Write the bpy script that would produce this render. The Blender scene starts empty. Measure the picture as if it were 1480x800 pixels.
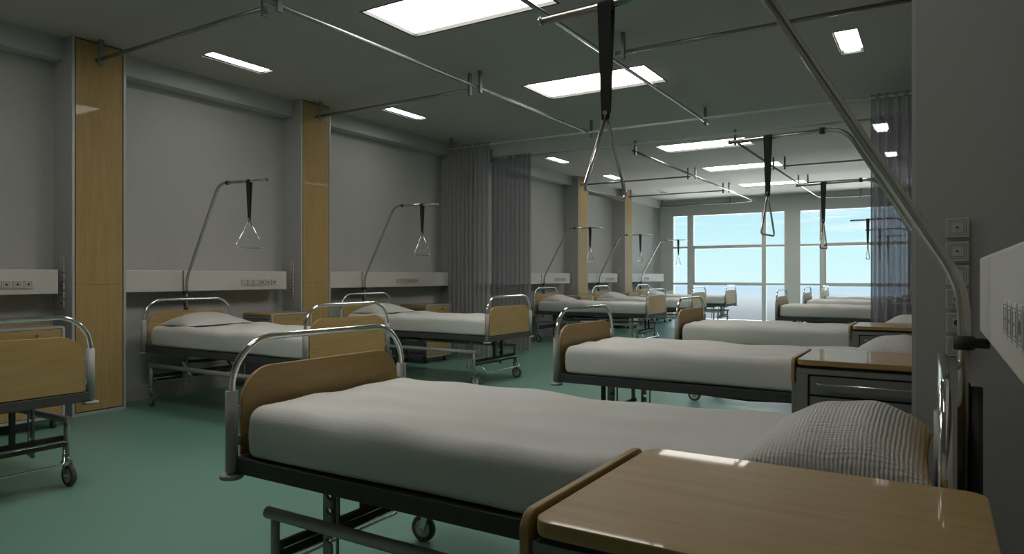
import bpy, bmesh, math, random
from mathutils import Vector, Matrix
random.seed(4)
PI = math.pi
C = bpy.context.scene.collection
sc = bpy.context.scene

# ------------------------------------------------------------------ materials
def new_mat(name):
    m = bpy.data.materials.new(name); m.use_nodes = True
    nt = m.node_tree
    return m, nt, nt.nodes['Principled BSDF'], nt.nodes['Material Output']

def basic(name, col, rough=.5, metal=0., spec=.5, coat=0., noise=0., nscale=40., bump=0., bscale=200., bdist=.002):
    m, nt, p, out = new_mat(name)
    p.inputs['Base Color'].default_value = (*col, 1)
    p.inputs['Roughness'].default_value = rough
    p.inputs['Metallic'].default_value = metal
    p.inputs['Specular IOR Level'].default_value = spec
    p.inputs['Coat Weight'].default_value = coat
    p.inputs['Coat Roughness'].default_value = .06
    tc = nt.nodes.new('ShaderNodeTexCoord')
    if noise > 0:
        n = nt.nodes.new('ShaderNodeTexNoise'); n.inputs['Scale'].default_value = nscale
        n.inputs['Detail'].default_value = 4
        nt.links.new(tc.outputs['Object'], n.inputs['Vector'])
        r = nt.nodes.new('ShaderNodeMapRange')
        r.inputs['To Min'].default_value = 1 - noise; r.inputs['To Max'].default_value = 1 + noise
        nt.links.new(n.outputs['Fac'], r.inputs['Value'])
        mx = nt.nodes.new('ShaderNodeVectorMath'); mx.operation = 'SCALE'
        mx.inputs[0].default_value = col
        nt.links.new(r.outputs[0], mx.inputs['Scale'])
        nt.links.new(mx.outputs[0], p.inputs['Base Color'])
    if bump > 0:
        n2 = nt.nodes.new('ShaderNodeTexNoise'); n2.inputs['Scale'].default_value = bscale
        n2.inputs['Detail'].default_value = 3
        nt.links.new(tc.outputs['Object'], n2.inputs['Vector'])
        b = nt.nodes.new('ShaderNodeBump'); b.inputs['Strength'].default_value = bump
        b.inputs['Distance'].default_value = bdist
        nt.links.new(n2.outputs['Fac'], b.inputs['Height'])
        nt.links.new(b.outputs['Normal'], p.inputs['Normal'])
    return m

def wood(name, axis, dark=1.):
    """glossy pale maple veneer, grain along the given axis of the object"""
    m, nt, p, out = new_mat(name)
    tc = nt.nodes.new('ShaderNodeTexCoord')
    mp = nt.nodes.new('ShaderNodeMapping')
    s = [14., 14., 14.]; s[axis] = 1.3
    mp.inputs['Scale'].default_value = s
    n = nt.nodes.new('ShaderNodeTexNoise'); n.inputs['Scale'].default_value = 2.2
    n.inputs['Detail'].default_value = 7; n.inputs['Roughness'].default_value = .62
    n.inputs['Distortion'].default_value = .5
    cr = nt.nodes.new('ShaderNodeValToRGB')
    cr.color_ramp.elements[0].position = .3; cr.color_ramp.elements[1].position = .72
    cr.color_ramp.elements[0].color = (.37*dark, .245*dark, .098*dark, 1)
    cr.color_ramp.elements[1].color = (.45*dark, .312*dark, .145*dark, 1)
    nt.links.new(tc.outputs['Object'], mp.inputs['Vector'])
    nt.links.new(mp.outputs[0], n.inputs['Vector'])
    nt.links.new(n.outputs['Fac'], cr.inputs['Fac'])
    nt.links.new(cr.outputs[0], p.inputs['Base Color'])
    p.inputs['Roughness'].default_value = .4
    p.inputs['Specular IOR Level'].default_value = .15
    p.inputs['Coat Weight'].default_value = .22
    p.inputs['Coat Roughness'].default_value = .03
    return m

def emit(name, col, strength):
    m = bpy.data.materials.new(name); m.use_nodes = True
    nt = m.node_tree; nt.nodes.clear()
    o = nt.nodes.new('ShaderNodeOutputMaterial'); e = nt.nodes.new('ShaderNodeEmission')
    e.inputs[0].default_value = (*col, 1); e.inputs[1].default_value = strength
    nt.links.new(e.outputs[0], o.inputs[0])
    return m

def cloth(name, col, sx, sy, strength, dist, fine=.35):
    """seersucker cotton: puckered ribs crossed by a weft"""
    m, nt, p, out = new_mat(name)
    p.inputs['Base Color'].default_value = (*col, 1)
    p.inputs['Roughness'].default_value = .9
    p.inputs['Specular IOR Level'].default_value = .15
    tc = nt.nodes.new('ShaderNodeTexCoord')
    nz = nt.nodes.new('ShaderNodeTexNoise'); nz.inputs['Scale'].default_value = 14
    nt.links.new(tc.outputs['Object'], nz.inputs['Vector'])
    add = nt.nodes.new('ShaderNodeVectorMath'); add.operation = 'MULTIPLY_ADD'
    add.inputs[1].default_value = (.008, .008, .008)
    nt.links.new(nz.outputs['Color'], add.inputs[0])
    nt.links.new(tc.outputs['Object'], add.inputs[2])
    def wave(d, s):
        w = nt.nodes.new('ShaderNodeTexWave'); w.wave_type = 'BANDS'; w.bands_direction = d
        w.inputs['Scale'].default_value = s; w.inputs['Distortion'].default_value = .9
        w.inputs['Detail'].default_value = 2; w.inputs['Detail Scale'].default_value = 2.2
        nt.links.new(add.outputs[0], w.inputs['Vector'])
        return w
    a = wave('X', sx); b = wave('Y', sy)
    mm = nt.nodes.new('ShaderNodeMath'); mm.operation = 'MULTIPLY_ADD'
    mm.inputs[1].default_value = fine
    nt.links.new(b.outputs['Fac'], mm.inputs[0]); nt.links.new(a.outputs['Fac'], mm.inputs[2])
    bp = nt.nodes.new('ShaderNodeBump'); bp.inputs['Strength'].default_value = strength
    bp.inputs['Distance'].default_value = dist
    nt.links.new(mm.outputs[0], bp.inputs['Height'])
    nt.links.new(bp.outputs['Normal'], p.inputs['Normal'])
    return m

M = {}
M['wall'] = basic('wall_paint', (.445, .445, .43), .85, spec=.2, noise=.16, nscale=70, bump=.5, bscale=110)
M['bouncewall'] = basic('bounce_lightened_wall_paint', (.66, .66, .63), .8, spec=.2, noise=.05, nscale=60)  # wall paint lightened, with bounced window light put into its colour
M['pier'] = basic('pier_paint', (.40, .40, .395), .7, spec=.25, noise=.03, nscale=60, bump=.15, bscale=260)
M['beam'] = basic('beam_paint', (.45, .455, .445), .8, spec=.2, noise=.03)
M['ceil'] = basic('ceiling_paint', (.45, .43, .41), .8, spec=.2, noise=.02, nscale=8)
M['floor'] = basic('teal_vinyl', (.140, .282, .232), .34, spec=.28, noise=.035, nscale=55, bump=.04, bscale=30)
M['base'] = basic('baseboard', (.36, .36, .35), .6)
M['alu'] = basic('anodised_trim', (.46, .48, .48), .45, metal=.3)
M['black'] = basic('black_gap', (.012, .012, .012), .6)
M['panel'] = basic('service_panel', (.57, .56, .53), .55, spec=.3, noise=.05, nscale=120, bump=.2, bscale=300, bdist=.001)
M['socket'] = basic('socket_plastic', (.52, .52, .49), .4)
M['groove'] = basic('socket_groove', (.05, .05, .05), .5)
M['chrome'] = basic('chrome', (.80, .79, .76), .13, metal=1)
M['dullchrome'] = basic('brushed_tube', (.50, .485, .44), .2, metal=.97)
M['greymetal'] = basic('grey_lacquered_steel', (.33, .33, .32), .42, spec=.4)
M['darkmetal'] = basic('dark_lacquered_steel', (.07, .07, .068), .6, spec=.2)
M['rail'] = basic('curtain_rail_aluminium', (.26, .27, .27), .22, metal=.45, coat=.4)
M['litrail'] = basic('window_lit_curtain_rail', (.85, .88, .87), .3, metal=.3)  # brighter copy of the rail, window reflections put into its colour
M['bracket'] = basic('rail_bracket', (.22, .23, .24), .5, metal=.3)
M['strap'] = basic('strap_webbing', (.035, .035, .034), .75, bump=.3, bscale=500)
M['rubber'] = basic('castor_rubber', (.07, .07, .07), .6)
M['wheelhub'] = basic('castor_hub', (.55, .56, .55), .4)
M['cabgrey'] = basic('cabinet_grey', (.235, .24, .235), .45, spec=.4, noise=.02)
M['cabfront'] = basic('cabinet_front_grey', (.20, .205, .20), .42, spec=.4, noise=.02)
M['woodx'] = wood('maple_grain_x', 0); M['woody'] = wood('maple_grain_y', 1); M['woodz'] = wood('maple_grain_z', 2)
M['wooddark'] = wood('maple_edge', 1, .55)
M['sheet'] = cloth('cotton_sheet', (.66, .66, .64), 46, 60, .22, .003, .3)
M['pillow'] = cloth('seersucker_pillowcase', (.62, .62, .60), 34, 40, .42, .006, .8)
M['lamp'] = emit('panel_light', (1., .96, .885), 11.8)
M['lampstrip'] = emit('strip_light', (1., .965, .91), 14.)
M['lampframe'] = basic('light_recess', (.035, .035, .035), .5)
M['mirror'] = basic('light_reflector', (.8, .8, .78), .12, metal=1)
M['winframe'] = basic('window_frame_paint', (.66, .66, .63), .5)
M['sill'] = basic('window_sill_white', (.85, .85, .83), .5)
M['yellow'] = basic('key_lock', (.7, .7, .66), .2, metal=1)

def glass_mat():
    m = bpy.data.materials.new('window_glass'); m.use_nodes = True
    nt = m.node_tree; nt.nodes.clear()
    o = nt.nodes.new('ShaderNodeOutputMaterial'); mix = nt.nodes.new('ShaderNodeMixShader')
    t = nt.nodes.new('ShaderNodeBsdfTransparent'); g = nt.nodes.new('ShaderNodeBsdfGlossy')
    t.inputs[0].default_value = (.97, .99, .99, 1); g.inputs['Roughness'].default_value = .02
    f = nt.nodes.new('ShaderNodeFresnel'); f.inputs[0].default_value = 1.35
    nt.links.new(f.outputs[0], mix.inputs[0]); nt.links.new(t.outputs[0], mix.inputs[1]); nt.links.new(g.outputs[0], mix.inputs[2])
    nt.links.new(mix.outputs[0], o.inputs[0])
    return m
M['glass'] = glass_mat()

def curtain_mat(lo):
    m = bpy.data.materials.new('sheer_curtain'); m.use_nodes = True
    nt = m.node_tree; nt.nodes.clear()
    o = nt.nodes.new('ShaderNodeOutputMaterial')
    mix = nt.nodes.new('ShaderNodeMixShader'); mix2 = nt.nodes.new('ShaderNodeMixShader')
    t = nt.nodes.new('ShaderNodeBsdfTransparent'); t.inputs[0].default_value = (.80, .80, .87, 1)
    d = nt.nodes.new('ShaderNodeBsdfDiffuse'); d.inputs[0].default_value = (.42, .405, .42, 1)
    tr = nt.nodes.new('ShaderNodeBsdfTranslucent'); tr.inputs[0].default_value = (.22, .22, .25, 1)
    mix2.inputs[0].default_value = .3
    nt.links.new(d.outputs[0], mix2.inputs[1]); nt.links.new(tr.outputs[0], mix2.inputs[2])
    lw = nt.nodes.new('ShaderNodeLayerWeight'); lw.inputs[0].default_value = .45
    r = nt.nodes.new('ShaderNodeMapRange'); r.inputs['To Min'].default_value = lo; r.inputs['To Max'].default_value = 1.0
    nt.links.new(lw.outputs['Facing'], r.inputs['Value'])
    nt.links.new(r.outputs[0], mix.inputs[0])
    nt.links.new(t.outputs[0], mix.inputs[1]); nt.links.new(mix2.outputs[0], mix.inputs[2])
    nt.links.new(mix.outputs[0], o.inputs[0])
    return m
M['curtain'] = curtain_mat(.40); M['curtain_dense'] = curtain_mat(.66)

# ------------------------------------------------------------------ mesh helpers
class MB:
    def __init__(s): s.bm = bmesh.new(); s.mi = 0; s.sm = False
    def _f(s, vs):
        try:
            f = s.bm.faces.new(vs); f.material_index = s.mi; f.smooth = s.sm
        except ValueError: pass
    def box(s, x0, x1, y0, y1, z0, z1, bevel=0., seg=2):
        t = bmesh.new()
        r = bmesh.ops.create_cube(t, size=1)
        for v in t.verts:
            v.co = Vector(((x0+x1)/2 + v.co.x*(x1-x0), (y0+y1)/2 + v.co.y*(y1-y0), (z0+z1)/2 + v.co.z*(z1-z0)))
        if bevel > 0:
            bmesh.ops.bevel(t, geom=list(t.edges), offset=bevel, segments=seg, profile=.5, affect='EDGES')
        s.add(t); return s
    def add(s, t, mat=None):
        mp = {}
        for v in t.verts:
            mp[v] = s.bm.verts.new(mat @ v.co if mat else v.co)
        for f in t.faces:
            s._f([mp[v] for v in f.verts])
        t.free()
    def tube(s, pts, r, n=12, cap=True):
        pts = [Vector(p) for p in pts]
        rings = []
        d0 = (pts[1]-pts[0]).normalized()
        up = Vector((0, 0, 1)) if abs(d0.z) < .9 else Vector((1, 0, 0))
        a = d0.cross(up).normalized()
        old = s.sm
        for i, p in enumerate(pts):
            if i == 0: d = d0
            elif i == len(pts)-1: d = (pts[i]-pts[i-1]).normalized()
            else: d = ((pts[i]-pts[i-1]).normalized() + (pts[i+1]-pts[i]).normalized()).normalized()
            a = (a - d*a.dot(d)).normalized(); b = d.cross(a)
            rr = r[i] if isinstance(r, (list, tuple)) else r
            rings.append([s.bm.verts.new(p + (a*math.cos(2*PI*k/n) + b*math.sin(2*PI*k/n))*rr) for k in range(n)])
        s.sm = True
        for i in range(len(rings)-1):
            for k in range(n):
                s._f([rings[i][k], rings[i][(k+1) % n], rings[i+1][(k+1) % n], rings[i+1][k]])
        s.sm = False
        if cap:
            s._f(list(reversed(rings[0]))); s._f(rings[-1])
        s.sm = old
        return s
    def cyl(s, p0, p1, r, n=16): return s.tube([p0, p1], r, n)
    def prism(s, poly, axis, a, b, bevel=0):
        """extrude a 2-D polygon along an axis. axis 0: poly is (y,z); 1: (x,z); 2: (x,y)"""
        t = bmesh.new()
        def P(q, h): return (h, q[0], q[1]) if axis == 0 else ((q[0], h, q[1]) if axis == 1 else (q[0], q[1], h))
        A = [t.verts.new(P(q, a)) for q in poly]; B = [t.verts.new(P(q, b)) for q in poly]
        t.faces.new(A); t.faces.new(list(reversed(B)))
        n = len(poly)
        for i in range(n): t.faces.new([A[i], B[i], B[(i+1) % n], A[(i+1) % n]])
        bmesh.ops.recalc_face_normals(t, faces=t.faces)
        if bevel > 0:
            es = [e for e in t.edges if e.is_manifold and e.calc_face_angle(0) > .8]
            bmesh.ops.bevel(t, geom=es, offset=bevel, segments=2, profile=.5, affect='EDGES')
        s.add(t); return s
    def obj(s, name, mats, parent=None, smooth_angle=None):
        me = bpy.data.meshes.new(name)
        bmesh.ops.recalc_face_normals(s.bm, faces=s.bm.faces)
        s.bm.to_mesh(me); s.bm.free()
        if not isinstance(mats, (list, tuple)): mats = [mats]
        for m in mats: me.materials.append(m)
        o = bpy.data.objects.new(name, me); C.objects.link(o)
        if parent: o.parent = parent
        return o

def arc_path(pts, r, n=7):
    """round the inner corners of a polyline"""
    pts = [Vector(p) for p in pts]; out = [pts[0]]
    for i in range(1, len(pts)-1):
        rr = r[i-1] if isinstance(r, (list, tuple)) else r
        u = (pts[i-1]-pts[i]).normalized(); v = (pts[i+1]-pts[i]).normalized()
        ang = u.angle(v); d = rr/math.tan(ang/2)
        p0 = pts[i] + u*d; p1 = pts[i] + v*d
        c = pts[i] + (u+v).normalized()*(rr/math.sin(ang/2))
        a = p0-c; b = p1-c; tot = a.angle(b)
        for k in range(n+1):
            t = k/n
            out.append(c + (a*math.sin((1-t)*tot) + b*math.sin(t*tot))/math.sin(tot))
    out.append(pts[-1]); return out

def round_rect(x0, x1, z0, z1, r, corners=(1, 1, 1, 1), n=8):
    """corners: bl, br, tr, tl"""
    out = []
    for (cx, cz, a0, k) in ((x0, z0, PI, 0), (x1, z0, 1.5*PI, 1), (x1, z1, 0, 2), (x0, z1, .5*PI, 3)):
        if not corners[k]: out.append((cx, cz)); continue
        mx = cx + r*(1 if cx == x0 else -1); mz = cz + r*(1 if cz == z0 else -1)
        for i in range(n+1):
            a = a0 + i/n*PI/2
            out.append((mx + r*math.cos(a), mz + r*math.sin(a)))
    return out

def tag(o, label=None, cat=None, group=None, kind=None):
    if label: o['label'] = label
    if cat: o['category'] = cat
    if group: o['group'] = group
    if kind: o['kind'] = kind
    return o
def empty(name, loc=(0, 0, 0), rz=0.):
    o = bpy.data.objects.new(name, None); C.objects.link(o)
    o.location = loc; o.rotation_euler = (0, 0, rz); o.empty_display_size = .1
    return o
def copy_tree(o, parent=None):
    c = o.copy(); C.objects.link(c)
    if parent: c.parent = parent
    for ch in list(o.children): copy_tree(ch, c)
    return c
def struct(o): o['kind'] = 'structure'; return o

# ------------------------------------------------------------------ layout numbers (metres)
CEIL = 3.235
XL, XR = -6.54, .25            # side walls
YB, YE = -2.2, 18.4            # back wall, window wall
PL, PR = -6.22, -.07           # pier faces
REFL, REFR = -6.30, .115       # bed head reference
LB = [1.575, 4.03, 6.49, 11.23, 13.7, 16.2]     # centre lines of the beds on the left
RB = [2.005, 4.46, 6.93, 11.8, 14.4, 16.98]     # and on the right
PIL = [.51, 2.97, 5.43, 8.47, 12.63, 15.10]
PIR = [2.68, 5.14, 8.47, 9.75, 12.19, 14.66]
PW = .455
PANEL_Y = [1.42, 3.87, 6.30, 10.38, 12.90, 15.68]   # near edges of the ceiling lights
STRIP_Y = [1.42, 3.87, 6.30, 10.40, 12.87, 15.65]
LD = .68

# ------------------------------------------------------------------ shell
b = MB(); b.box(XL-.2, XR+.2, YB-.2, YE+.25, -.12, 0)
struct(b.obj('floor', M['floor']))

holes = [(-3.79, -2.39, y, y+LD) for y in PANEL_Y] + \
        [(-5.80, -5.60, y, y+LD) for y in STRIP_Y] + [(-.75, -.55, y, y+LD) for y in STRIP_Y[:1]+STRIP_Y[2:5]]
b = MB()
xs = sorted({XL-.2, XR+.2} | {h[0] for h in holes} | {h[1] for h in holes})
ys = sorted({YB-.2, YE+.25} | {h[2] for h in holes} | {h[3] for h in holes})
for i in range(len(xs)-1):
    for j in range(len(ys)-1):
        cx = (xs[i]+xs[i+1])/2; cy = (ys[j]+ys[j+1])/2
        if any(h[0] < cx < h[1] and h[2] < cy < h[3] for h in holes): continue
        v = [b.bm.verts.new(p) for p in ((xs[i], ys[j], CEIL), (xs[i], ys[j+1], CEIL), (xs[i+1], ys[j+1], CEIL), (xs[i+1], ys[j], CEIL))]
        b._f(v)
bmesh.ops.remove_doubles(b.bm, verts=b.bm.verts, dist=1e-5)
ext = bmesh.ops.extrude_face_region(b.bm, geom=list(b.bm.faces))
bmesh.ops.translate(b.bm, verts=[g for g in ext['geom'] if isinstance(g, bmesh.types.BMVert)], vec=(0, 0, .16))
struct(b.obj('ceiling', M['ceil']))

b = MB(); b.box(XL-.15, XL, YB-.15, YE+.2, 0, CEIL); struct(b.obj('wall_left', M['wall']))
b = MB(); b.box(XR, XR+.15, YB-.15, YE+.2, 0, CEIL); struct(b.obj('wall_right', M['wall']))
b = MB(); b.box(XL, XR, YB-.15, YB, 0, CEIL); struct(b.obj('wall_back', M['bouncewall']))  # unseen back wall, colour lightened to bounce light up the ward

# window wall with two floor-high openings
W = [(-6.20, -3.235), (-2.93, .03)]
ZW0, ZW1 = .02, 2.86
b = MB()
b.box(XL, W[0][0], YE, YE+.2, 0, CEIL); b.box(W[0][1], W[1][0], YE, YE+.2, 0, CEIL); b.box(W[1][1], XR, YE, YE+.2, 0, CEIL)
b.box(W[0][0], W[0][1], YE, YE+.2, ZW1, CEIL); b.box(W[1][0], W[1][1], YE, YE+.2, ZW1, CEIL)
b.box(W[0][0], W[0][1], YE, YE+.2, 0, ZW0); b.box(W[1][0], W[1][1], YE, YE+.2, 0, ZW0)
struct(b.obj('wall_far', M['bouncewall']))
for k, (x0, x1) in enumerate(W):
    w = MB()
    y0, y1 = YE+.02, YE+.10
    fr = .035
    w.box(x0, x0+fr, y0-.03, y1, ZW0, ZW1); w.box(x1-fr, x1, y0-.03, y1, ZW0, ZW1)
    w.box(x0+fr, x1-fr, y0-.03, y1, ZW1-fr, ZW1)
    if k == 0: mul = [(-5.765, -5.61), (-3.82, -3.72)]
    else: mul = [(-2.447, -2.336), (-.565, -.465)]
    for a, c in mul: w.box(a, c, y0-.03, y1, ZW0, ZW1-fr)
    ed = [x0+fr] + [q for m_ in mul for q in m_] + [x1-fr]
    for i in range(0, 6, 2):
        big = i == 2
        for zc in (.98, 1.965):
            hh = .04 if big else .026
            w.box(ed[i], ed[i+1], y0-.01, y1, zc-hh, zc+hh)
        if big:
            w.box(ed[i], ed[i]+.035, y0-.01, y1, .98, 1.965)
    win = w.obj('window_%d' % (k+1), M['winframe']); struct(win)
    for i in range(0, 6, 2):
        for z0, z1 in ((ZW0, .945), (1.02, 1.92), (1.99, ZW1-fr)):
            g = MB(); g.box(ed[i]-.004, ed[i+1]+.004, y0+.05, y0+.055, z0, z1)
            g.obj('window_pane', M['glass'], win)
    s_ = MB(); s_.box(x0, x1, YE-.0, YE+.22, ZW0-.01, ZW0+.012); so = s_.obj('window_sill', M['sill'], win)

# beams under the ceiling, baseboards
def gaps(piers, y0, y1):
    out = []; a = y0
    for p in piers:
        out.append((a, p)); a = p+PW
    out.append((a, y1)); return out
n = 0
b = MB()
for a, c in gaps(PIL, YB, YE): b.box(XL-.01, -6.36, a, c, 3.05, CEIL)
struct(b.obj('trim_1', M['beam']))
b = MB()
for a, c in gaps(PIR, YB, YE): b.box(.15, XR+.01, a, c, 3.05, CEIL)
struct(b.obj('trim_2', M['beam']))
b = MB()
for a, c in gaps(PIL, YB, YE): b.box(XL-.01, XL+.014, a, c, 0, .145, .004)
struct(b.obj('baseboard_left', M['base']))
b = MB()
for a, c in gaps(PIR, YB, YE): b.box(XR-.014, XR+.01, a, c, 0, .145, .004)
struct(b.obj('baseboard_right', M['base']))

def pier(y, left, idx):
    x0, x1 = (XL-.02, PL-.012) if left else (PR+.012, XR+.02)
    p = MB(); p.box(x0, x1, y, y+PW, 0, CEIL)
    o = p.obj('wall_%s_pier' % ('left' if left else 'right'), M['pier']); struct(o)
    f = PL if left else PR; s = 1 if left else -1
    t = MB()
    def bx(mb, a, c, y0, y1, z0, z1, bev=0): mb.box(min(a, c), max(a, c), y0, y1, z0, z1, bev)
    bx(t, f-s*.012, f, y, y+.022, 0, CEIL); bx(t, f-s*.012, f, y+PW-.022, y+PW, 0, CEIL)
    bx(t, f-s*.012, f, y+.022, y+PW-.022, 0, .025)
    t.obj('metal_edge_trim', M['alu'], o)
    if left and 8 < y < 9: return o
    g = MB(); bx(g, f-s*.014, f-s*.010, y+.02, y+PW-.02, .02, CEIL-.002); g.obj('shadow_gap', M['black'], o)
    wd = MB()
    bx(wd, f-s*.011, f-s*.001, y+.031, y+PW-.031, .034, 1.123); bx(wd, f-s*.011, f-s*.001, y+.031, y+PW-.031, 1.125, CEIL-.014)
    wd.obj('wood_panel', M['woodz'], o)
    return o
for i, y in enumerate(PIL): pier(y, True, i)
for i, y in enumerate(PIR): pier(y, False, i)

# ------------------------------------------------------------------ sockets
def socket_mesh(holed):
    """a square socket block facing +X, 64 mm wide, sticking out 14 mm"""
    m = MB(); h = .032
    m.box(0, .014, -h, h, -h, h, .002)
    m.mi = 1
    def ring(q, w):
        x = .0142
        for (a, b_, c, d) in ((-q, q, q-w, q), (-q, q, -q, -q+w), (-q, -q+w, -q+w, q-w), (q-w, q, -q+w, q-w)):
            m.box(x-.001, x+.0004, a, b_, c, d)
    ring(.0245, .0013); ring(.0185, .0013)
    if holed:
        m.tube([(.0135, 0, 0), (.0152, 0, 0)], .0105, 14)
    else:
        m.box(.0135, .0152, -.0035, .0035, -.003, .003)
    o = m.obj('wall_socket', [M['socket'], M['groove']])
    me = o.data; bpy.data.objects.remove(o); return me
SOCK = [socket_mesh(False), socket_mesh(True)]
ordn = ['topmost', 'second from the top', 'third from the top', 'fourth from the top', 'fifth from the top', 'lowest']
def pier_sockets(x, y, where, grp, zs):
    for k, z in enumerate(zs):
        o = bpy.data.objects.new('wall_socket', SOCK[0 if k < 3 else 1]); C.objects.link(o)
        o.location = (x, y, z); o.rotation_euler = (0, 0, -PI/2)
        kind = 'grey switch' if k < 3 else 'grey round-holed socket'
        tag(o, '%s, %s of six %s' % (kind, ordn[k], where), 'socket', grp)
pier_sockets(.059, PIR[0], 'on the near right pier', 'sockets on the near right pier', [1.357-.0777*k for k in range(6)])
Lz = [1.335-.0745*k for k in range(6)]
pier_sockets(-6.372, PIL[1], 'on the nearest left pier', 'sockets on the nearest left pier', Lz)
pier_sockets(-6.372, PIL[2], 'on the second left pier', 'sockets on the second left pier', Lz)
pier_sockets(-6.372, PIL[4], 'on the left pier past the curtains', 'sockets on the left pier beyond the curtains', Lz)
pier_sockets(-6.372, PIL[5], 'on the left pier nearest the window', 'sockets on the left pier nearest the windows', Lz)

# ------------------------------------------------------------------ service panels along the walls
def service_panel(name_label, x_wall, face, y0, y1, split, socks, n_sock=6, sx=1., grp='service panels on the walls'):
    """horizontal hospital service duct; face = x of its front"""
    s = 1 if face > x_wall else -1
    e = empty('service_panel', (x_wall, (y0+y1)/2, 1.045)); tag(e, name_label, 'panel', grp)
    def seg(a, c):
        m = MB(); x0, x1 = sorted((0, face-x_wall))
        m.box(x0, x1, a-e.location.y, c-e.location.y, 0, .205, .007, 3)
        m.obj('panel_cover', M['panel'], e)
    pts = [y0] + list(split) + [y1]
    for i in range(len(pts)-1): seg(pts[i]+(.006 if i else 0), pts[i+1]-(.006 if i < len(pts)-2 else 0))
    if split:
        m = MB(); x0, x1 = sorted((0, face-x_wall-s*.02)); m.box(x0, x1, y0+.05-e.location.y, y1-.05-e.location.y, .01, .195)
        m.obj('duct_core', M['black'], e)
    for k in range(n_sock):
        o = bpy.data.objects.new('panel_socket', SOCK[0 if k < n_sock/2 else 1]); C.objects.link(o)
        o.parent = e; o.scale = (sx, 1, 1); o.location = (face-x_wall-s*.001, socks+s*k*.0785-e.location.y, .083)
        if s < 0: o.rotation_euler = (0, 0, PI)
    return e
FL = -6.30
service_panel('grey wall service panel with sockets at the left edge of the photo', XL, FL, -1.2, 2.90, [1.575], 2.28)
service_panel('grey wall service panel behind the bed between the first and second wood piers', XL, FL, 3.46, 5.29, [4.03], 4.715)
service_panel('grey wall service panel from the second wood pier to the left curtain', XL, FL, 5.92, 8.40, [6.51], 7.19)
service_panel('grey wall service panel just right of the pair of left curtains', XL, FL, 8.95, 12.40, [11.23], 11.78)
service_panel('grey wall service panel between the two far left wood piers', XL, FL, 13.12, 14.83, [13.7], 14.22)
service_panel('white-lit wall service panel in the far left corner beside the window', XL, FL, 15.6, 18.02, [16.2], 16.60, 4)
service_panel('large pale wall service panel at the right edge of the photo', XR, .103, -1.2, 2.30, [1.89], 1.405, 6, .45)

# ------------------------------------------------------------------ ceiling lights
def panel_light(y, label):
    e = empty('ceiling_light', (-3.09, y+LD/2, CEIL)); tag(e, label, 'light', 'large square-edged ceiling panel lights')
    m = MB(); X, Y = .70, LD/2; t = .02
    m.box(-X, -X+t, -Y, Y, -.001, .05); m.box(X-t, X, -Y, Y, -.001, .05)
    m.box(-X+t, X-t, -Y, -Y+t, -.001, .05); m.box(-X+t, X-t, Y-t, Y, -.001, .05); m.box(-X, X, -Y, Y, .05, .06)
    m.obj('recess_frame', M['lampframe'], e)
    m = MB(); m.box(-X+t, X-t, -Y+t, Y-t, .028, .036); m.obj('diffuser', M['lamp'], e)
def strip_light(x, y, label, lit=True, grp='small ceiling strip lights'):
    e = empty('strip_light', (x, y+LD/2, CEIL)); tag(e, label, 'light', grp)
    m = MB(); X, Y = .10, LD/2; t = .006
    m.box(-X, -X+t, -Y, Y, -.001, .07); m.box(X-t, X, -Y, Y, -.001, .07)
    m.box(-X+t, X-t, -Y, -Y+t, -.001, .07); m.box(-X+t, X-t, Y-t, Y, -.001, .07); m.box(-X, X, -Y, Y, .07, .08)
    m.obj('recess_frame', M['lampframe'], e)
    m = MB()
    for s in (-1, 1):
        m.prism([(s*(X-t), .002), (s*(X-t), .034), (s*.064, .034)], 1, -Y+t, Y-t)
    m.obj('reflector', M['mirror'] if lit else M['lampframe'], e)
    m = MB(); m.box(-.062, .062, -Y+.03, Y-.03, .010, .034); m.obj('diffuser', M['lampstrip'] if lit else M['bracket'], e)
pl = [ 'large ceiling panel light above the photographer, out past the top edge', 'large bright ceiling panel light cut by the top edge of the photo',
      'large bright ceiling panel light behind the nearest hanging strap', 'large ceiling panel light first beyond the curtain rails',
      'large ceiling panel light second beyond the curtain rails', 'large ceiling panel light closest to the windows']
for y, l in zip(PANEL_Y, pl): panel_light(y, l)
sl = ['small strip light above the photographer, out past the top edge on the left', 'small strip light in the ceiling left of the big panel cut by the top edge', 'small strip light in the ceiling between second wood pier and the curtains',
      'small strip light in the ceiling just past the left curtains', 'small strip light in the ceiling seen through the nearest triangle handle', 'unlit dark strip fixture in the ceiling near the far left wood pier']
for i, (y, l) in enumerate(zip(STRIP_Y, sl)):
    if l: strip_light(-5.70, y, l, i != 5)
sr = ['small strip light above the photographer, out past the top edge on the right', None, 'small strip light with mirrored sides in the ceiling at upper right', 'strip light seen through the right curtain, nearer one', 'strip light seen through the right curtain, farther one', None]
for y, l in zip(STRIP_Y, sr):
    if l: strip_light(-.65, y, l)
    else:
        pass

# ------------------------------------------------------------------ curtain rails
RZ = 3.07
def hanger(e, x, y, low=.055):
    m = MB(); m.box(x-.013-e.location.x, x+.013-e.location.x, y-.02-e.location.y, y+.02-e.location.y, RZ-low, CEIL)
    m.obj('ceiling_bracket', M['bracket'], e)
def rail(name, label, pts, hang, r=.0165):
    e = empty(name, (pts[0][0], pts[0][1], 0)); tag(e, label, 'rail')
    o = Vector((pts[0][0], pts[0][1], 0))
    m = MB()
    P3 = [Vector((p[0], p[1], RZ))-o for p in pts]
    if len(P3) > 2: P3 = arc_path(P3, .45, 8)
    m.tube(P3, r, 12); m.obj('rail_tube', M['litrail' if label.startswith('pale') else 'rail'], e)
    for h in hang: hanger(e, *h)
    return e
rail('curtain_rail', 'long ceiling rail running from the top left towards the left curtains', [(-3.87, -1.6), (-3.87, 8.12)], [(-3.85, .7), (-3.85, 3.17), (-3.85, 5.62), (-3.85, 8.20)])
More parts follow.
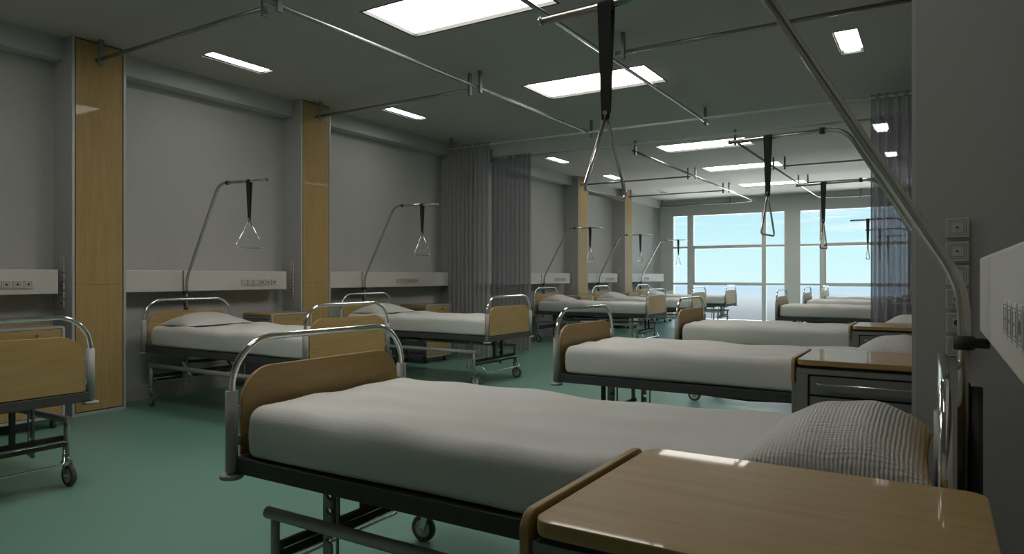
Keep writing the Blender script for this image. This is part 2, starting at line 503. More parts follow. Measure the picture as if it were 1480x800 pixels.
rail('curtain_rail', 'thick dark ceiling rail passing behind the nearest hanging strap', [(-2.38, -1.6), (-2.38, 8.44)], [(-2.38, .5), (-2.38, 2.9), (-2.38, 8.30)])
rail('curtain_rail', 'short cross rail from the first wood pier to the long left rail', [(-6.21, 3.165), (-3.98, 3.165)], [(-6.14, 3.165), (-4.0, 3.165)])
rail('curtain_rail', 'short cross rail from the second wood pier to the long left rail', [(-6.21, 5.65), (-3.98, 5.65)], [(-6.14, 5.65), (-4.0, 5.65)])
rail('curtain_rail', 'cross rail at upper right reaching from a bracket to the right pier', [(-2.30, 5.37), (PR, 5.37)], [(-2.23, 5.37)])
rail('curtain_rail', 'pale ceiling rail across the ward carrying the near curtains', [(-6.15, 8.13), (.15, 8.13)], [(-6.1, 8.13), (.1, 8.13)], .014)
rail('curtain_rail', 'pale ceiling rail across the ward carrying the farther curtains', [(-6.15, 9.22), (.15, 9.22)], [(-6.1, 9.22), (.1, 9.22)], .014)
rail('curtain_rail', 'far left ceiling rail curving round before the left window', [(-3.86, 9.68), (-3.86, 17.9), (-6.40, 17.9)], [(-3.86, 9.77), (-3.86, 12.80), (-3.86, 15.28), (-4.5, 17.9), (-6.3, 17.9)])
rail('curtain_rail', 'far right ceiling rail curving round before the right window', [(-2.38, 9.68), (-2.38, 17.9), (.2, 17.9)], [(-2.38, 9.75), (-2.38, 12.4), (-2.38, 14.9), (-1.5, 17.9)])
rail('curtain_rail', 'far cross rail to the first wood pier beyond the left curtains', [(-6.21, 12.77), (-3.95, 12.77)], [(-6.15, 12.77), (-3.99, 12.77)])
rail('curtain_rail', 'far cross rail to the wood pier nearest the left window', [(-6.21, 15.28), (-3.95, 15.28)], [(-6.15, 15.28), (-3.99, 15.28)])
rail('curtain_rail', 'far right cross rail, nearer one beyond the right curtains', [(-2.22, 12.42), (PR, 12.42)], [(-2.2, 12.42)])
rail('curtain_rail', 'far right cross rail, farther one beyond the right curtains', [(-2.22, 14.89), (PR, 14.89)], [(-2.2, 14.89)])

# ------------------------------------------------------------------ curtains
def curtain(x0, x1, y, label, folds, seed):
    rnd = random.Random(seed)
    e = empty('curtain', ((x0+x1)/2, y, 0)); tag(e, label, 'curtain', 'sheer grey ward curtains')
    m = MB(); m.sm = True
    N = folds*12; ph = [rnd.uniform(.85, 1.15) for _ in range(folds+1)]
    zs = [.03, .8, 1.6, 2.4, 2.9, 3.03, 3.105]
    grid = []
    for z in zs:
        row = []
        for i in range(N+1):
            t = i/N; f = t*folds; k = ph[min(int(f), folds)]
            amp = (.042 if x1 < -3 else .034)*k*(1 if z < 2.9 else .7)
            xx = x0 + t*(x1-x0)
            row.append(m.bm.verts.new((xx-e.location.x, amp*math.sin(2*PI*f) + .006*math.sin(7*t), z)))
        grid.append(row)
    for j in range(len(zs)-1):
        for i in range(N): m._f([grid[j][i], grid[j][i+1], grid[j+1][i+1], grid[j+1][i]])
    m.obj('curtain_fabric', M['curtain_dense' if x1 < -3 else 'curtain'], e)
    h = MB(); h.tube([(.0, .018*math.cos(a), .018*math.sin(a)) for a in [2*PI*k/12 for k in range(13)]], .003, 6, False)
    ho = h.obj('curtain_hook', M['bracket'], e); ho.location = (x0+.5*(x1-x0)/folds-e.location.x, 0, RZ)
    for k in range(1, folds):
        c = ho.copy(); C.objects.link(c); c.parent = e
        c.location = (x0+(k+.5)*(x1-x0)/folds-e.location.x, 0, RZ)
curtain(-6.15, -5.41, 8.13, 'gathered grey sheer curtain at left, nearer of the pair', 10, 1)
curtain(-6.10, -5.36, 9.22, 'gathered grey sheer curtain at left, the farther of the pair', 9, 2)
curtain(-.585, .20, 8.13, 'translucent grey curtain at right with windows showing through, nearer layer', 9, 3)
curtain(-.665, .15, 9.22, 'translucent grey curtain at right, farther layer behind the other', 9, 4)

# ------------------------------------------------------------------ beds
def end_arch(x, ztop=.972, zpost=.79):
    return arc_path([(x, -.455, zpost-.06), (x, -.455, ztop), (x, .455, ztop), (x, .455, zpost-.06)], .175, 10)
def castor(parent, x, y, swivel=.0):
    m = MB()
    m.tube([(x, y, .125), (x, y, .165)], .012, 10); m.tube([(x, y, .150), (x, y, .162)], .021, 12)
    c = math.cos(swivel); s = math.sin(swivel)
    def off(dx, dy, z): return (x+dx*c-dy*s, y+dx*s+dy*c, z)
    pr = MB()
    t = bmesh.new()
    for sy in (-.021, .017):
        poly = [(-.018, .135), (.018, .135), (.038, .06), (.038, .045), (.018, .045)]
        A = [t.verts.new(off(p[0], sy, p[1])) for p in poly]; B = [t.verts.new(off(p[0], sy+.004, p[1])) for p in poly]
        t.faces.new(A); t.faces.new(list(reversed(B)))
        for i in range(5): t.faces.new([A[i], B[i], B[(i+1) % 5], A[(i+1) % 5]])
    A = [t.verts.new(off(a, b_, z)) for z in (.128, .140) for a, b_ in ((-.02, -.021), (.02, -.021), (.02, .021), (-.02, .021))]
    t.faces.new(A[:4]); t.faces.new(A[4:])
    for i in range(4): t.faces.new([A[i], A[(i+1) % 4], A[4+(i+1) % 4], A[4+i]])
    m.add(t)
    o = m.obj('castor', M['dullchrome'], parent)
    w = MB()
    prof = [(-.013, .040), (-.015, .050), (-.012, .0585), (0, .0605), (.012, .0585), (.015, .050), (.013, .040)]
    n = 28; rings = []
    for (h, r) in prof:
        rings.append([w.bm.verts.new(off(.026+r*math.cos(2*PI*k/n), h, .0605+r*math.sin(2*PI*k/n))) for k in range(n)])
    w.sm = True
    for i in range(len(rings)-1):
        for k in range(n): w._f([rings[i][k], rings[i][(k+1) % n], rings[i+1][(k+1) % n], rings[i+1][k]])
    w.obj('tyre', M['rubber'], o)
    h = MB(); h.cyl(off(.026, -.011, .0605), off(.026, .011, .0605), .0405, 24); h.cyl(off(.026, -.024, .0605), off(.026, .024, .0605), .007, 10)
    h.obj('wheel_hub', M['wheelhub'], o)
    return o

def rack_mesh(parent, x, y):
    """flat upright with hooked notches for the bed height"""
    z0, z1 = .165, .50; w = .019
    pts = [(x+w, z0), (x-w+.004, z0)]
    z = z0+.022
    while z < z1-.045:
        pts += [(x-w, z), (x-w, z+.020), (x+.002, z+.028), (x+.005, z+.037), (x-.003, z+.044), (x-w, z+.040)]
        z += .052
    pts += [(x-w, z1), (x+w, z1)]
    m = MB(); m.prism(pts, 1, y-.006, y+.006)
    m.obj('height_rack', M['greymetal'], parent)
    m = MB(); m.cyl((x-.046, y, .17), (x-.046, y, .5), .0055, 8); m.obj('guide_rod', M['greymetal'], parent)

H0, F0 = .10, 2.25     # post positions along the bed
def make_bed():
    e = empty('hospital_bed')
    for which, x in (('head', H0), ('foot', F0)):
        m = MB(); m.tube(end_arch(x), .0125, 14)
        m.obj('chrome_end_rail', M['chrome'], e)
        sgn = 1 if which == 'foot' else -1
        for y in (-.455, .455):
            m = MB(); m.tube([(x, y, .503), (x, y, .79)], .0215, 18)
            p = m.obj('post_sleeve', M['greymetal'], e)
            k = MB(); k.tube([(x, y, .478), (x, y, .482), (x, y, .492), (x, y, .496)], [.036, .041, .041, .036], 22); k.tube([(x, y, .494), (x, y, .505)], .012, 10)
            k.obj('bumper_disc', M['greymetal'], p)
            iy = y - .036*(1 if y > 0 else -1)
            for zc in (.61, .715):
                c = MB(); c.box(x-.006, x+.006, min(iy, y), max(iy, y), zc-.018, zc+.018, .003)
                c.obj('board_clip', M['greymetal'], p)
        m = MB()
        m.prism(round_rect(-.418, .418, .553, .866, .13, (0, 0, 1, 1), 10), 0, x-.009, x+.009, .003)
        m.obj('headboard' if which == 'head' else 'footboard', M['woody'], e)
    m = MB()
    for y in (-.435, .435): m.box(H0+.005, F0-.005, y-.015, y+.015, .497, .553, .003)
    for x in (H0, F0): m.box(x-.018, x+.018, -.44, .44, .497, .549, .003)
    m.box(H0, F0, -.43, .43, .528, .546)
    m.box(H0, F0, -.022, .022, .500, .530)
    m.obj('bed_frame', M['darkmetal'], e)
    # mattress under a fitted sheet
    m = MB(); m.sm = True
    nx, ny = 56, 26; x0, x1, hw, z0, z1 = H0+.055, F0-.035, .438, .555, .737
    def ztop(u, v): return z1 + .006*math.sin(u*7.1+1.1)*math.cos(v*3.3+.4) + .004*math.sin(u*15+v*6) + .003*math.sin(v*11-u*4)
    R = .055
    ring = []   # cross-section outline param
    cs = []
    for k in range(7):
        a = PI/2*k/6; cs.append((hw-R+R*math.sin(PI/2-a) if False else 0, 0))
    def section(x, shrink):
        pts = []
        w = hw-shrink; zt = z1-shrink*.8; zb = z0+shrink*.4
        r = min(R, (zt-zb)/2.05)
        outline = []
        for k in range(7):
            a = -PI/2+PI/2*k/6; outline.append((-w+.035-.035*math.cos(a) if False else -w+.03+.03*(-math.cos(a)), zb+.03+.03*math.sin(a)))
        outline += [(-w-.006, zb+(zt-zb)*.45)]
        for k in range(7):
            a = PI-PI/2*k/6; outline.append((-w+r+r*math.cos(a), zt-r+r*math.sin(a)))
        for k in range(1, 16):
            outline.append((-w+r+(2*(w-r))*k/16, zt))
        right = [(-p[0], p[1]) for p in reversed(outline[:15])]
        outline += right
        res = []
        u = (x-x0)
        for (y, z) in outline:
            f = max(0, min(1, (z-(zb+.05))/(zt-zb-.05)))
            dz = (ztop(u, y/hw)-z1)*f
            dy = .005*math.sin(u*5.2+z*20)*(1 if y > 0 else -1)*(1 if abs(y) > w*.9 else 0)*(1-f)
            res.append(m.bm.verts.new((x, y+dy, z+dz)))
        return res
    secs = []
    for k in range(7):
        a = PI/2*k/6; secs.append(section(x0+R*(1-math.sin(a)) if False else x0+R*(1-math.cos(PI/2-a)) , R*(1-math.sin(a))))
    secs = []
    for k in range(7):
        a = PI/2*k/6
        secs.append((x0+R*(1-math.cos(a)) if False else x0+R-R*math.cos(a), R-R*math.sin(a)))
    xs_ = secs + [(x0+R+(x1-x0-2*R)*k/nx, 0) for k in range(1, nx)] + [(x0+x1-q[0], q[1]) for q in reversed(secs)]
    for v in list(m.bm.verts): m.bm.verts.remove(v)
    rows = [section(x, sh) for x, sh in xs_]
    for i in range(len(rows)-1):
        n_ = len(rows[i])
        for k in range(n_): m._f([rows[i][k], rows[i][(k+1) % n_], rows[i+1][(k+1) % n_], rows[i+1][k]])
    m._f(rows[0]); m._f(list(reversed(rows[-1])))
    m.obj('mattress', M['sheet'], e)
    # undercarriage
    for y in (-.42, .42):
        m = MB(); m.tube([(.12, y, .375), (2.10, y, .375)], .0205, 16)
        m.obj('side_tube', M['greymetal'], e)
        for x in (.16, 2.06):
            m = MB(); m.tube([(x, y, .15), (x, y, .372)], .0155, 12)
            l = m.obj('leg', M['greymetal'], e)
            castor(l, x, y, .05 if x > 1 else -.3)
    for x in (.16, 2.06):
        m = MB()
        m.box(x-.032, x-.010, -.41, .41, .255, .285, .003); m.box(x-.028, x+.030, -.41, .41, .228, .250, .003)
        m.obj('cross_beam', M['darkmetal'], e)
        m = MB(); m.tube([(x+.031, -.41, .256), (x+.031, .41, .256)], .0035, 6); m.tube([(x-.034, -.41, .262), (x-.034, .41, .262)], .0035, 6); m.tube([(x-.030, -.41, .226), (x-.030, .41, .226)], .004, 6); m.obj('chrome_strip', M['chrome'], e)
    for x in (.52, 1.93):
        for y in (-.30, .30): rack_mesh(e, x, y)
    m = MB(); m.box(2.035, 2.06, -.015, .015, .28, .50, .002); m.box(2.035, 2.06, .14, .165, .28, .50, .002); m.obj('support_post', M['darkmetal'], e)
    m = MB()
    for y in (-.12, .12): m.tube([(.55, y, .47), (1.1, y, .44), (1.86, y, .47)], .012, 8)
    m.box(.50, .54, -.30, .30, .40, .43); m.box(1.88, 1.92, -.28, .28, .47, .50)
    m.obj('lift_linkage', M['darkmetal'], e)
    m = MB(); m.tube(arc_path([(2.075, -.34, .245), (2.155, -.31, .145), (2.155, .36, .145), (2.075, .40, .245)], .02, 4), .0065, 8)
    m.obj('foot_pedal_bar', M['chrome'], e)
    m = MB(); m.tube([(.62, -.40, .43), (.78, -.43, .34)], .010, 8); m.tube([(.74, -.424, .362), (.79, -.433, .335)], .015, 8)
    m.obj('release_lever', M['greymetal'], e)
    m = MB(); m.tube([(.60, -.40, .425), (1.0, -.40, .45), (1.5, -.40, .475)], .0035, 6); m.obj('release_cable', M['greymetal'], e)
    m = MB(); m.tube(arc_path([(1.25, -.41, .50), (1.30, -.42, .47), (1.38, -.44, .43)], .02, 4), .008, 8); m.box(1.36, 1.42, -.452, -.430, .405, .437, .005)
    m.obj('crank_handle', M['strap'], e)
    return e

bl = [
 ('l', 0, 'hospital bed cut off by the left edge, its maple footboard showing'),
 ('l', 1, 'hospital bed between the first and second wood piers, pillow at the left wall'),
 ('l', 2, 'hospital bed against the left wall just before the left curtains'),
 ('l', 3, 'hospital bed against the left wall first beyond the left curtains'),
 ('l', 4, 'hospital bed at the left wall, middle one of the three beyond the curtains'),
 ('l', 5, 'hospital bed at the left wall closest to the window'),
 ('r', 0, 'largest nearest hospital bed with grey-white mattress filling the foreground'),
 ('r', 1, 'hospital bed directly behind the foreground bed, on the right side'),
 ('r', 2, 'third bed of the right row, last before the right curtain'),
 ('r', 3, 'hospital bed whose footboard stands before the wall strip between the windows'),
 ('r', 4, 'hospital bed of the right row before the right window, second from the glass'),
 ('r', 5, 'hospital bed of the right row closest to the right window, brightest mattress'),
]
proto = make_bed()
def put(o, side, i):
    if side == 'l': o.location = (REFL, LB[i], 0); o.rotation_euler = (0, 0, 0)
    else: o.location = (REFR, RB[i], 0); o.rotation_euler = (0, 0, PI)
for k, (s, i, lab) in enumerate(bl):
    o = proto if k == 0 else copy_tree(proto)
    put(o, s, i); tag(o, lab, 'bed', 'hospital beds of the ward')

# ------------------------------------------------------------------ pillows
def pillow_mesh(a, b_, h, seed, pw=.72):
    """a x b_ half sizes, pointed corners"""
    rnd = random.Random(seed); m = MB(); m.sm = True
    N = 44; M_ = 60
    ph = [rnd.uniform(0, 6) for _ in range(6)]
    top = []; bot = []
    for i in range(N+1):
        ru, rb = [], []
        for j in range(M_+1):
            u = -1+2*i/N; v = -1+2*j/M_
            u = math.sin(u*PI/2); v = math.sin(v*PI/2)
            pin = 1-.085*(v*v)*(1-u*u)-0
            pin2 = 1-.07*(u*u)*(1-v*v)
            x = a*u*(1-.10*(1-v*v)*u*u*0)*(1-.06*(1-abs(v)**2)*abs(u)**3)
            y = b_*v*(1-.07*(1-abs(u)**2)*abs(v)**3)
            prof = (max(0, 1-u*u)**pw)*(max(0, 1-v*v)**(pw*.72))
            us = u+.22*(1-u*u); prof = (max(0, 1-us*us)**pw)*(max(0, 1-v*v)**(pw*.72)); zt = h*prof*(1+.05*math.sin(3*u+ph[0])*math.sin(2.4*v+ph[1])) + .004*math.sin(9*u+ph[2])*prof
            zb = -.02*prof
            edge = i in (0, N) or j in (0, M_)
            sag = .012*(1-prof)
            t = m.bm.verts.new((x, y, zt+.012))
            ru.append(t)
            rb.append(t if edge else m.bm.verts.new((x, y, min(.010, .010+zb*.5))))
        top.append(ru); bot.append(rb)
    for i in range(N):
        for j in range(M_):
            m._f([top[i][j], top[i+1][j], top[i+1][j+1], top[i][j+1]])
            m._f([bot[i][j], bot[i][j+1], bot[i+1][j+1], bot[i+1][j]])
    return m
def pillow(side, i, label, first=[None, None]):
    if side == 'l':
        if first[0] is None: first[0] = pillow_mesh(.225, .345, .105, 3).obj('pillow', M['pillow']); o = first[0]
        else: o = first[0].copy(); C.objects.link(o)
        o.location = (REFL+.40, LB[i]-.01, .735)
    else:
        if first[1] is None: first[1] = pillow_mesh(.205, .315, .115, 5, .60).obj('pillow', M['pillow']); o = first[1]
        else: o = first[1].copy(); C.objects.link(o)
        o.location = (REFR-.325, RB[i]-.0, .735); o.rotation_euler = (0, 0, PI)
    tag(o, label, 'pillow', 'pillows on the ward beds')
pillow('l', 1, 'flat pale pillow on the bed between the first two wood piers')
pillow('l', 2, 'flat pale pillow on the left bed just before the curtains')
pillow('l', 3, 'pale pillow on the left bed first beyond the curtains')
pillow('l', 4, 'pale pillow on the middle left bed beyond the curtains')
pillow('l', 5, 'pale pillow on the left bed nearest the window')
pillow('r', 0, 'big plump seersucker pillow on the nearest bed, behind the foreground cabinet')
pillow('r', 1, 'plump pillow on the second right bed, cut by the right pier')
pillow('r', 2, 'plump pillow on the third right bed, under the right curtain edge')
pillow('r', 3, 'pillow dimly seen through the right curtain on the first bed beyond it')
pillow('r', 4, 'pillow behind the right curtain on the second bed beyond it')
pillow('r', 5, 'pillow behind the right curtain on the bed at the window')

# ------------------------------------------------------------------ trapeze poles
def make_trapeze():
    e = empty('trapeze_pole')
    m = MB()
    path = arc_path([(.052, 0, .55), (.052, 0, 1.17), (.565, 0, 2.068), (1.235, 0, 2.052)], [.30, .16], 10)
    m.tube(path, .0140, 16); m.obj('pole', M['dullchrome'], e)
    m = MB(); m.tube([(.026, 0, .42), (.026, 0, .93)], .0125, 16); m.tube([(.02, 0, .50), (.10, 0, .50)], .011, 8); m.obj('pole_socket', M['darkmetal'], e)
    m = MB(); m.tube([(.052, 0, 1.020), (.052, 0, 1.052)], .0225, 18); m.box(.0, .052, -.010, .010, 1.024, 1.048, .003); m.obj('clamp_ring', M['strap'], e)
    m = MB(); m.tube([(.675, 0, 2.0652), (.703, 0, 2.0646)], .0205, 16); m.obj('stop_collar', M['strap'], e)
    m = MB(); m.tube([(1.232, 0, 2.052), (1.242, 0, 2.052)], .0150, 14); m.obj('end_cap', M['chrome'], e)
    # looped strap
    xs = 1.0; zb = 2.058
    s_ = MB()
    rows = []
    for (o0, o1, zl) in ((-.0165, -.005, 1.712), (.0165, .005, 1.690)):
        prev = None
        for k in range(13):
            t = k/12; z = zb + .004 - t*(zb-zl); hw = .0235*(1-.42*t)
            yy = o0+(o1-o0)*t
            q = [s_.bm.verts.new((xs+a_, yy+w_, z)) for (a_, w_) in ((-hw, -.0013), (hw, -.0013), (hw, .0013), (-hw, .0013))]
            if prev:
                for i in range(4): s_._f([prev[i], prev[(i+1) % 4], q[(i+1) % 4], q[i]])
            else: s_._f(q)
            prev = q
        s_._f(prev)
    s_.tube([(xs-.0235, 0, zb), (xs+.0235, 0, zb)], .0178, 14)
    st = s_.obj('strap', M['strap'], e)
    m = MB()
    a = math.radians(85); ca, sa = math.cos(a), math.sin(a)
    def q(y, z): return (xs+y*ca, y*sa, z)
    pth = arc_path([q(.006, 1.722), q(-.142, 1.452), q(.142, 1.452), q(-.006, 1.722)], .018, 5)
    m.tube(pth, .0062, 10)
    m.tube([q(-.014, 1.715), q(.014, 1.715)], .007, 8)
    m.obj('triangle_handle', M['chrome'], e)
    return e
tp = [
 ('l', 1, 'trapeze pole and triangle handle over the bed between first two wood piers'),
 ('l', 2, 'chrome trapeze pole with triangle handle over the left bed before the curtains'),
 ('l', 3, 'trapeze pole with handle over the left bed first beyond the curtains'),
 ('l', 4, 'trapeze pole with handle over the middle left bed beyond the curtains'),
 ('l', 5, 'trapeze pole with handle over the left bed nearest the window'),
 ('r', 0, 'huge nearest trapeze pole slanting down the right side, with black strap'),
 ('r', 1, 'trapeze pole with black strap whose handle hangs against the left window'),
 ('r', 2, 'trapeze pole whose thin handle hangs at the mullion of the right window'),
 ('r', 3, 'dark trapeze pole and strap hanging left of the right curtain edge'),
 ('r', 4, 'trapeze pole and handle seen faintly through the right curtain, nearer one'),
 ('r', 5, 'trapeze pole end seen faintly through the right curtain, closest to the window'),
]
proto = make_trapeze()
for k, (s, i, lab) in enumerate(tp):
    o = proto if k == 0 else copy_tree(proto)
    put(o, s, i); tag(o, lab, 'trapeze pole', 'trapeze poles over the beds')
    if s == 'r': o.location.x += -.005

# ------------------------------------------------------------------ bedside cabinets
def bar_handle(parent, x0, x1, y, z, r=.0055):
    m = MB(); m.tube(arc_path([(x0, y, z), (x0, y-.030, z-.002), (x1, y-.030, z-.002), (x1, y, z)], .012, 4), r, 8)
    return m.obj('bar_handle', M['chrome'], parent)
def small_castor(parent, x, y):
    m = MB(); m.tube([(x, y, .055), (x, y, .085)], .008, 8); m.box(x-.014, x+.014, y-.016, y+.016, .05, .058)
    o = m.obj('castor', M['dullchrome'], parent)
    w = MB(); w.cyl((x+.01, y-.012, .028), (x+.01, y+.012, .028), .028, 20); w.obj('wheel', M['rubber'], o)
def cab_common(e, W_, D_):
    """carcass from x=0 (wall) to x=W_, y from 0 (drawer side) to D_"""
    m = MB()
    m.box(.0, W_, .010, D_, .095, .125, .003)
    m.box(.0, W_, D_-.018, D_, .125, .772); m.box(.0, .018, .010, D_-.018, .125, .772)
    m.box(.0, W_, .006, D_, .745, .772, .002)
    m.box(W_-.050, W_, .006, .03, .125, .745, .003); m.box(.0, .035, .006, .03, .125, .745, .003)
    m.box(.018, W_-.01, .05, D_-.018, .125, .74)
    m.obj('carcass', M['cabgrey'], e)
    m = MB(); m.box(.03, W_-.045, .028, .045, .13, .745); m.obj('drawer_gap', M['black'], e)
    x0, x1 = .04, W_-.056
    for (z0, z1) in ((.652, .738), (.552, .642)):
        m = MB()
        m.box(x0, x1, .012, .030, z0, z1, .003)
        d = m.obj('drawer', M['cabfront'], e); bar_handle(d, x0+.03, x1-.035, .013, (z0+z1)/2+.012)
    m = MB(); m.box(x0, x1, .012, .030, .14, .542, .003); d = m.obj('door', M['cabfront'], e); bar_handle(d, x0+.03, x1-.035, .013, .50)
    for x in (.05, W_-.05):
        for y in (.06, D_-.06): small_castor(e, x, y)
def top_mesh(e, x0, x1, y0, y1, z0, z1, r=.03):
    m = MB(); m.prism(round_rect(x0, x1, y0, y1, r, (1, 1, 1, 1), 6), 2, z0, z1, .0025)
    return m.obj('top', M['woodx'], e)
CW, CD = .60, .535
def cab_left():
    e = empty('bedside_cabinet')
    cab_common(e, CW-.14, CD); W_ = CW-.14
    top_mesh(e, -.0, W_+.002, .004, CD-.002, .776, .80, .006)
    # wood fronted end facing the ward, in a light rounded frame
    m = MB()
    o_ = round_rect(.0, CD, .085, .803, .022, (1, 1, 1, 1), 5); i_ = round_rect(.018, CD-.018, .105, .785, .010, (1, 1, 1, 1), 5)
    x0, x1 = W_, W_+.022
    n_ = len(o_)
    vo = [[m.bm.verts.new((x, p[0], p[1])) for p in o_] for x in (x0, x1)]; vi = [[m.bm.verts.new((x, p[0], p[1])) for p in i_] for x in (x0, x1)]
    for k in range(n_):
        j = (k+1) % n_
        m._f([vo[0][k], vo[0][j], vo[1][j], vo[1][k]]); m._f([vi[0][j], vi[0][k], vi[1][k], vi[1][j]])
        m._f([vo[1][k], vo[1][j], vi[1][j], vi[1][k]]); m._f([vo[0][j], vo[0][k], vi[0][k], vi[0][j]])
    m.obj('front_frame', M['alu'], e)
    m = MB(); m.box(W_+.001, W_+.008, .016, CD-.016, .10, .79); m.obj('front_gap', M['black'], e)
    for nm, z0, z1 in (('front_drawer', .640, .780), ('front_door', .110, .634)):
        m = MB(); m.box(W_+.004, W_+.020, .0225, CD-.0225, z0, z1, .002); d = m.obj(nm, M['woody' if nm == 'front_drawer' else 'woodz'], e)
        kx = W_+.020; ky = CD*.61 if nm == 'front_drawer' else .08; kz = z1-.045
        k = MB(); k.tube([(kx, ky, kz), (kx+.012, ky, kz), (kx+.016, ky, kz), (kx+.026, ky, kz)], [.006, .006, .013, .011], 14)
        k.obj('knob', M['yellow'], d)
    return e
def cab_right():
    e = empty('bedside_cabinet')
    cab_common(e, CW+.035, CD); W_ = CW+.035
    top_mesh(e, .003, W_-.003, -.008, CD, .787, .812, .035)
    m = MB(); m.box(.02, W_-.012, .012, CD-.006, .770, .788); m.obj('top_support', M['black'], e)
    m = MB(); m.prism(round_rect(.002, CD-.012, .705, .817, .035, (0, 0, 1, 1), 8), 0, W_+.007, W_+.023, .003)
    m.obj('drop_leaf', M['woody'], e)
    m = MB(); m.box(W_, W_+.022, .012, .055, .09, .705, .004); m.box(W_, W_+.022, CD-.06, CD-.017, .09, .705, .004); m.box(W_, W_+.012, .02, CD-.02, .72, .75)
    m.obj('leaf_support', M['cabgrey'], e)
    return e
cl = [('l', 0, 'maple-fronted bedside cabinet partly behind the bed cut by the left edge'),
      ('l', 1, 'bedside cabinet with a knobbed maple drawer beside the second wood pier'),
      ('l', 2, 'bedside cabinet with maple front and castors in front of the near left curtain'),
      ('l', 3, 'bedside cabinet before the first wood pier beyond the left curtains'),
      ('l', 4, 'bedside cabinet before the wood pier nearest the left window'),
      ('l', 5, 'bedside cabinet in the far left corner under the window')]
proto = cab_left()
for k, (s, i, lab) in enumerate(cl):
    o = proto if k == 0 else copy_tree(proto)
    o.location = (-6.35, LB[i]+(.64, .71, .795, .795, .795, .795)[i], 0)
    tag(o, lab, 'cabinet', 'bedside cabinets of the ward')
cr_ = [(0, 'bedside cabinet with wide glossy maple top in the bottom right foreground'),
       (1, 'grey bedside cabinet with two bar-handled drawers behind the nearest pillow'),
       (2, 'grey bedside cabinet with maple top below the right curtain'),
       (3, 'grey bedside cabinet behind the right curtain beside the first bed beyond it'),
       (4, 'grey bedside cabinet behind the right curtain beside the second bed beyond it'),
       (5, 'grey bedside cabinet behind the right curtain beside the bed at the window')]
# the right-hand cabinets are a mirror image: wall side at larger x
def mirror_mesh_tree(o):
    for ch in o.children:
        if ch.type == 'MESH':
            for v in ch.data.vertices: v.co.x = -v.co.x
            ch.data.flip_normals()
        mirror_mesh_tree(ch)
proto = cab_right(); mirror_mesh_tree(proto)
for k, (i, lab) in enumerate(cr_):
    o = proto if k == 0 else copy_tree(proto)
    o.location = (.081, RB[i]-1.055, 0)
    tag(o, lab, 'cabinet', 'bedside cabinets of the ward')

# ------------------------------------------------------------------ world
w = bpy.data.worlds.new('sky'); sc.world = w; w.use_nodes = True
nt = w.node_tree; nt.nodes.clear()
out = nt.nodes.new('ShaderNodeOutputWorld'); bg = nt.nodes.new('ShaderNodeBackground')
tc = nt.nodes.new('ShaderNodeTexCoord'); sep = nt.nodes.new('ShaderNodeSeparateXYZ')
nt.links.new(tc.outputs['Generated'], sep.inputs[0])
mr = nt.nodes.new('ShaderNodeMapRange'); mr.inputs['From Min'].default_value = -.2; mr.inputs['From Max'].default_value = .4
nt.links.new(sep.outputs['Z'], mr.inputs['Value'])
cr = nt.nodes.new('ShaderNodeValToRGB'); e_ = cr.color_ramp.elements
def pos(z): return (z+.2)/.6
stops = [(-.2, (.55, .55, .53)), (-.075, (.30, .31, .31)), (-.05, (.43, .48, .52)), (-.03, (.66, .77, .82)), (-.016, (.55, .78, .95)), (-.012, (.74, .97, 1.0)),
         (.03, (.66, .96, 1.0)), (.09, (.57, .87, .98)), (.4, (.55, .72, .90))]
e_[0].position = pos(stops[0][0]); e_[0].color = (*stops[0][1], 1)
e_[1].position = pos(stops[-1][0]); e_[1].color = (*stops[-1][1], 1)
for z, c in stops[1:-1]:
    q = e_.new(pos(z)); q.color = (*c, 1)
nt.links.new(mr.outputs[0], cr.inputs['Fac'])
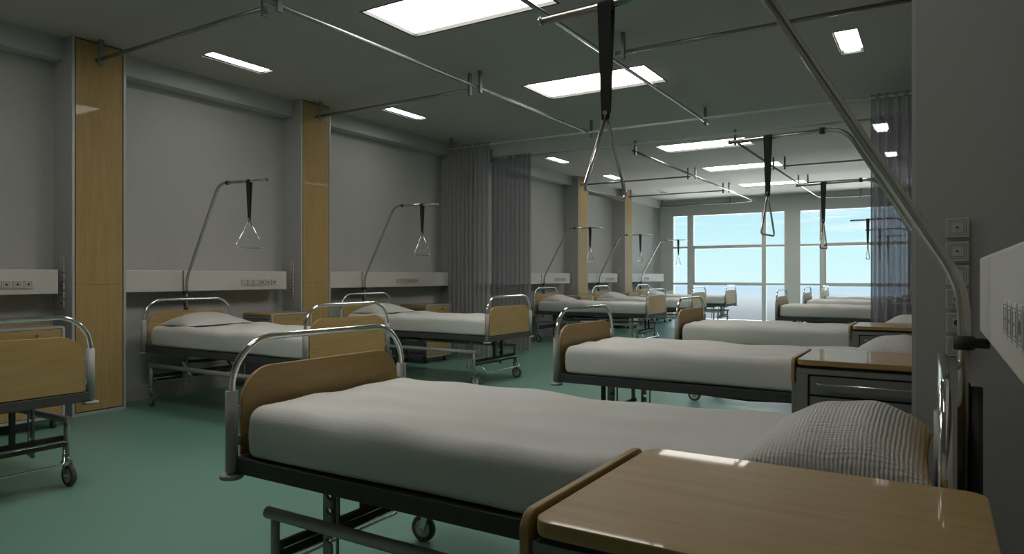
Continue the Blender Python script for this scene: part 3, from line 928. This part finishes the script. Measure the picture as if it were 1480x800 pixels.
# thin streaky clouds, low in the sky
mp = nt.nodes.new('ShaderNodeMapping'); mp.inputs['Scale'].default_value = (3., 3., 60.)
nz = nt.nodes.new('ShaderNodeTexNoise'); nz.inputs['Scale'].default_value = 1.6; nz.inputs['Detail'].default_value = 5
nt.links.new(tc.outputs['Generated'], mp.inputs['Vector']); nt.links.new(mp.outputs[0], nz.inputs['Vector'])
cr2 = nt.nodes.new('ShaderNodeValToRGB'); cr2.color_ramp.elements[0].position = .52; cr2.color_ramp.elements[1].position = .68
nt.links.new(nz.outputs['Fac'], cr2.inputs['Fac'])
mz = nt.nodes.new('ShaderNodeMapRange'); mz.inputs['From Min'].default_value = .03; mz.inputs['From Max'].default_value = .07
nt.links.new(sep.outputs['Z'], mz.inputs['Value'])
mu = nt.nodes.new('ShaderNodeMath'); mu.operation = 'MULTIPLY'
nt.links.new(cr2.outputs[0], mu.inputs[0]); nt.links.new(mz.outputs[0], mu.inputs[1])
mixc = nt.nodes.new('ShaderNodeMix'); mixc.data_type = 'RGBA'
nt.links.new(mu.outputs[0], mixc.inputs['Factor']); nt.links.new(cr.outputs[0], mixc.inputs['A']); mixc.inputs['B'].default_value = (.95, 1, 1, 1)
nt.links.new(mixc.outputs['Result'], bg.inputs[0]); 
st = nt.nodes.new('ShaderNodeFloatCurve')
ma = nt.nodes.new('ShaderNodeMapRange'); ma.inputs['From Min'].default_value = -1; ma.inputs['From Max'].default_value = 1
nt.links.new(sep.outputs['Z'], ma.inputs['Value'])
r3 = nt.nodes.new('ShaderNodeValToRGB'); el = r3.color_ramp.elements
# added glow from unseen zenith and ground lights the ward, dimmer round the horizon
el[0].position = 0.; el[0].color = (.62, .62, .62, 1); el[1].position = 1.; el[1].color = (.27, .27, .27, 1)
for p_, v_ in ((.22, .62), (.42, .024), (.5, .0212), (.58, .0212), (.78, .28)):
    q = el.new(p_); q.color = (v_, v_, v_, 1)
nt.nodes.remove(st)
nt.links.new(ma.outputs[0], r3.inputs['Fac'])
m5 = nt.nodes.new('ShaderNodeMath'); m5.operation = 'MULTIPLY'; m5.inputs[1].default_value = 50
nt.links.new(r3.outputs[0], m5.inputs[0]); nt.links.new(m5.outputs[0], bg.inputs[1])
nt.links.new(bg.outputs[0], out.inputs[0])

# ------------------------------------------------------------------ camera
cam = bpy.data.cameras.new('camera'); co = bpy.data.objects.new('camera', cam); C.objects.link(co)
co.location = (0, 0, 1.2); co.rotation_euler = (PI/2, 0, math.atan(613/990))
cam.sensor_width = 36; cam.lens = 990/1480*36; cam.shift_y = -2/1480; cam.clip_start = .02
sc.camera = co
sc.view_settings.view_transform = 'Standard'
sc.view_settings.look = 'None'
sc.view_settings.exposure = 0
sc.cycles.max_bounces = 10; sc.cycles.diffuse_bounces = 5; sc.cycles.transparent_max_bounces = 16
sc.cycles.caustics_reflective = False; sc.cycles.caustics_refractive = False
sc.cycles.sample_clamp_indirect = 4.
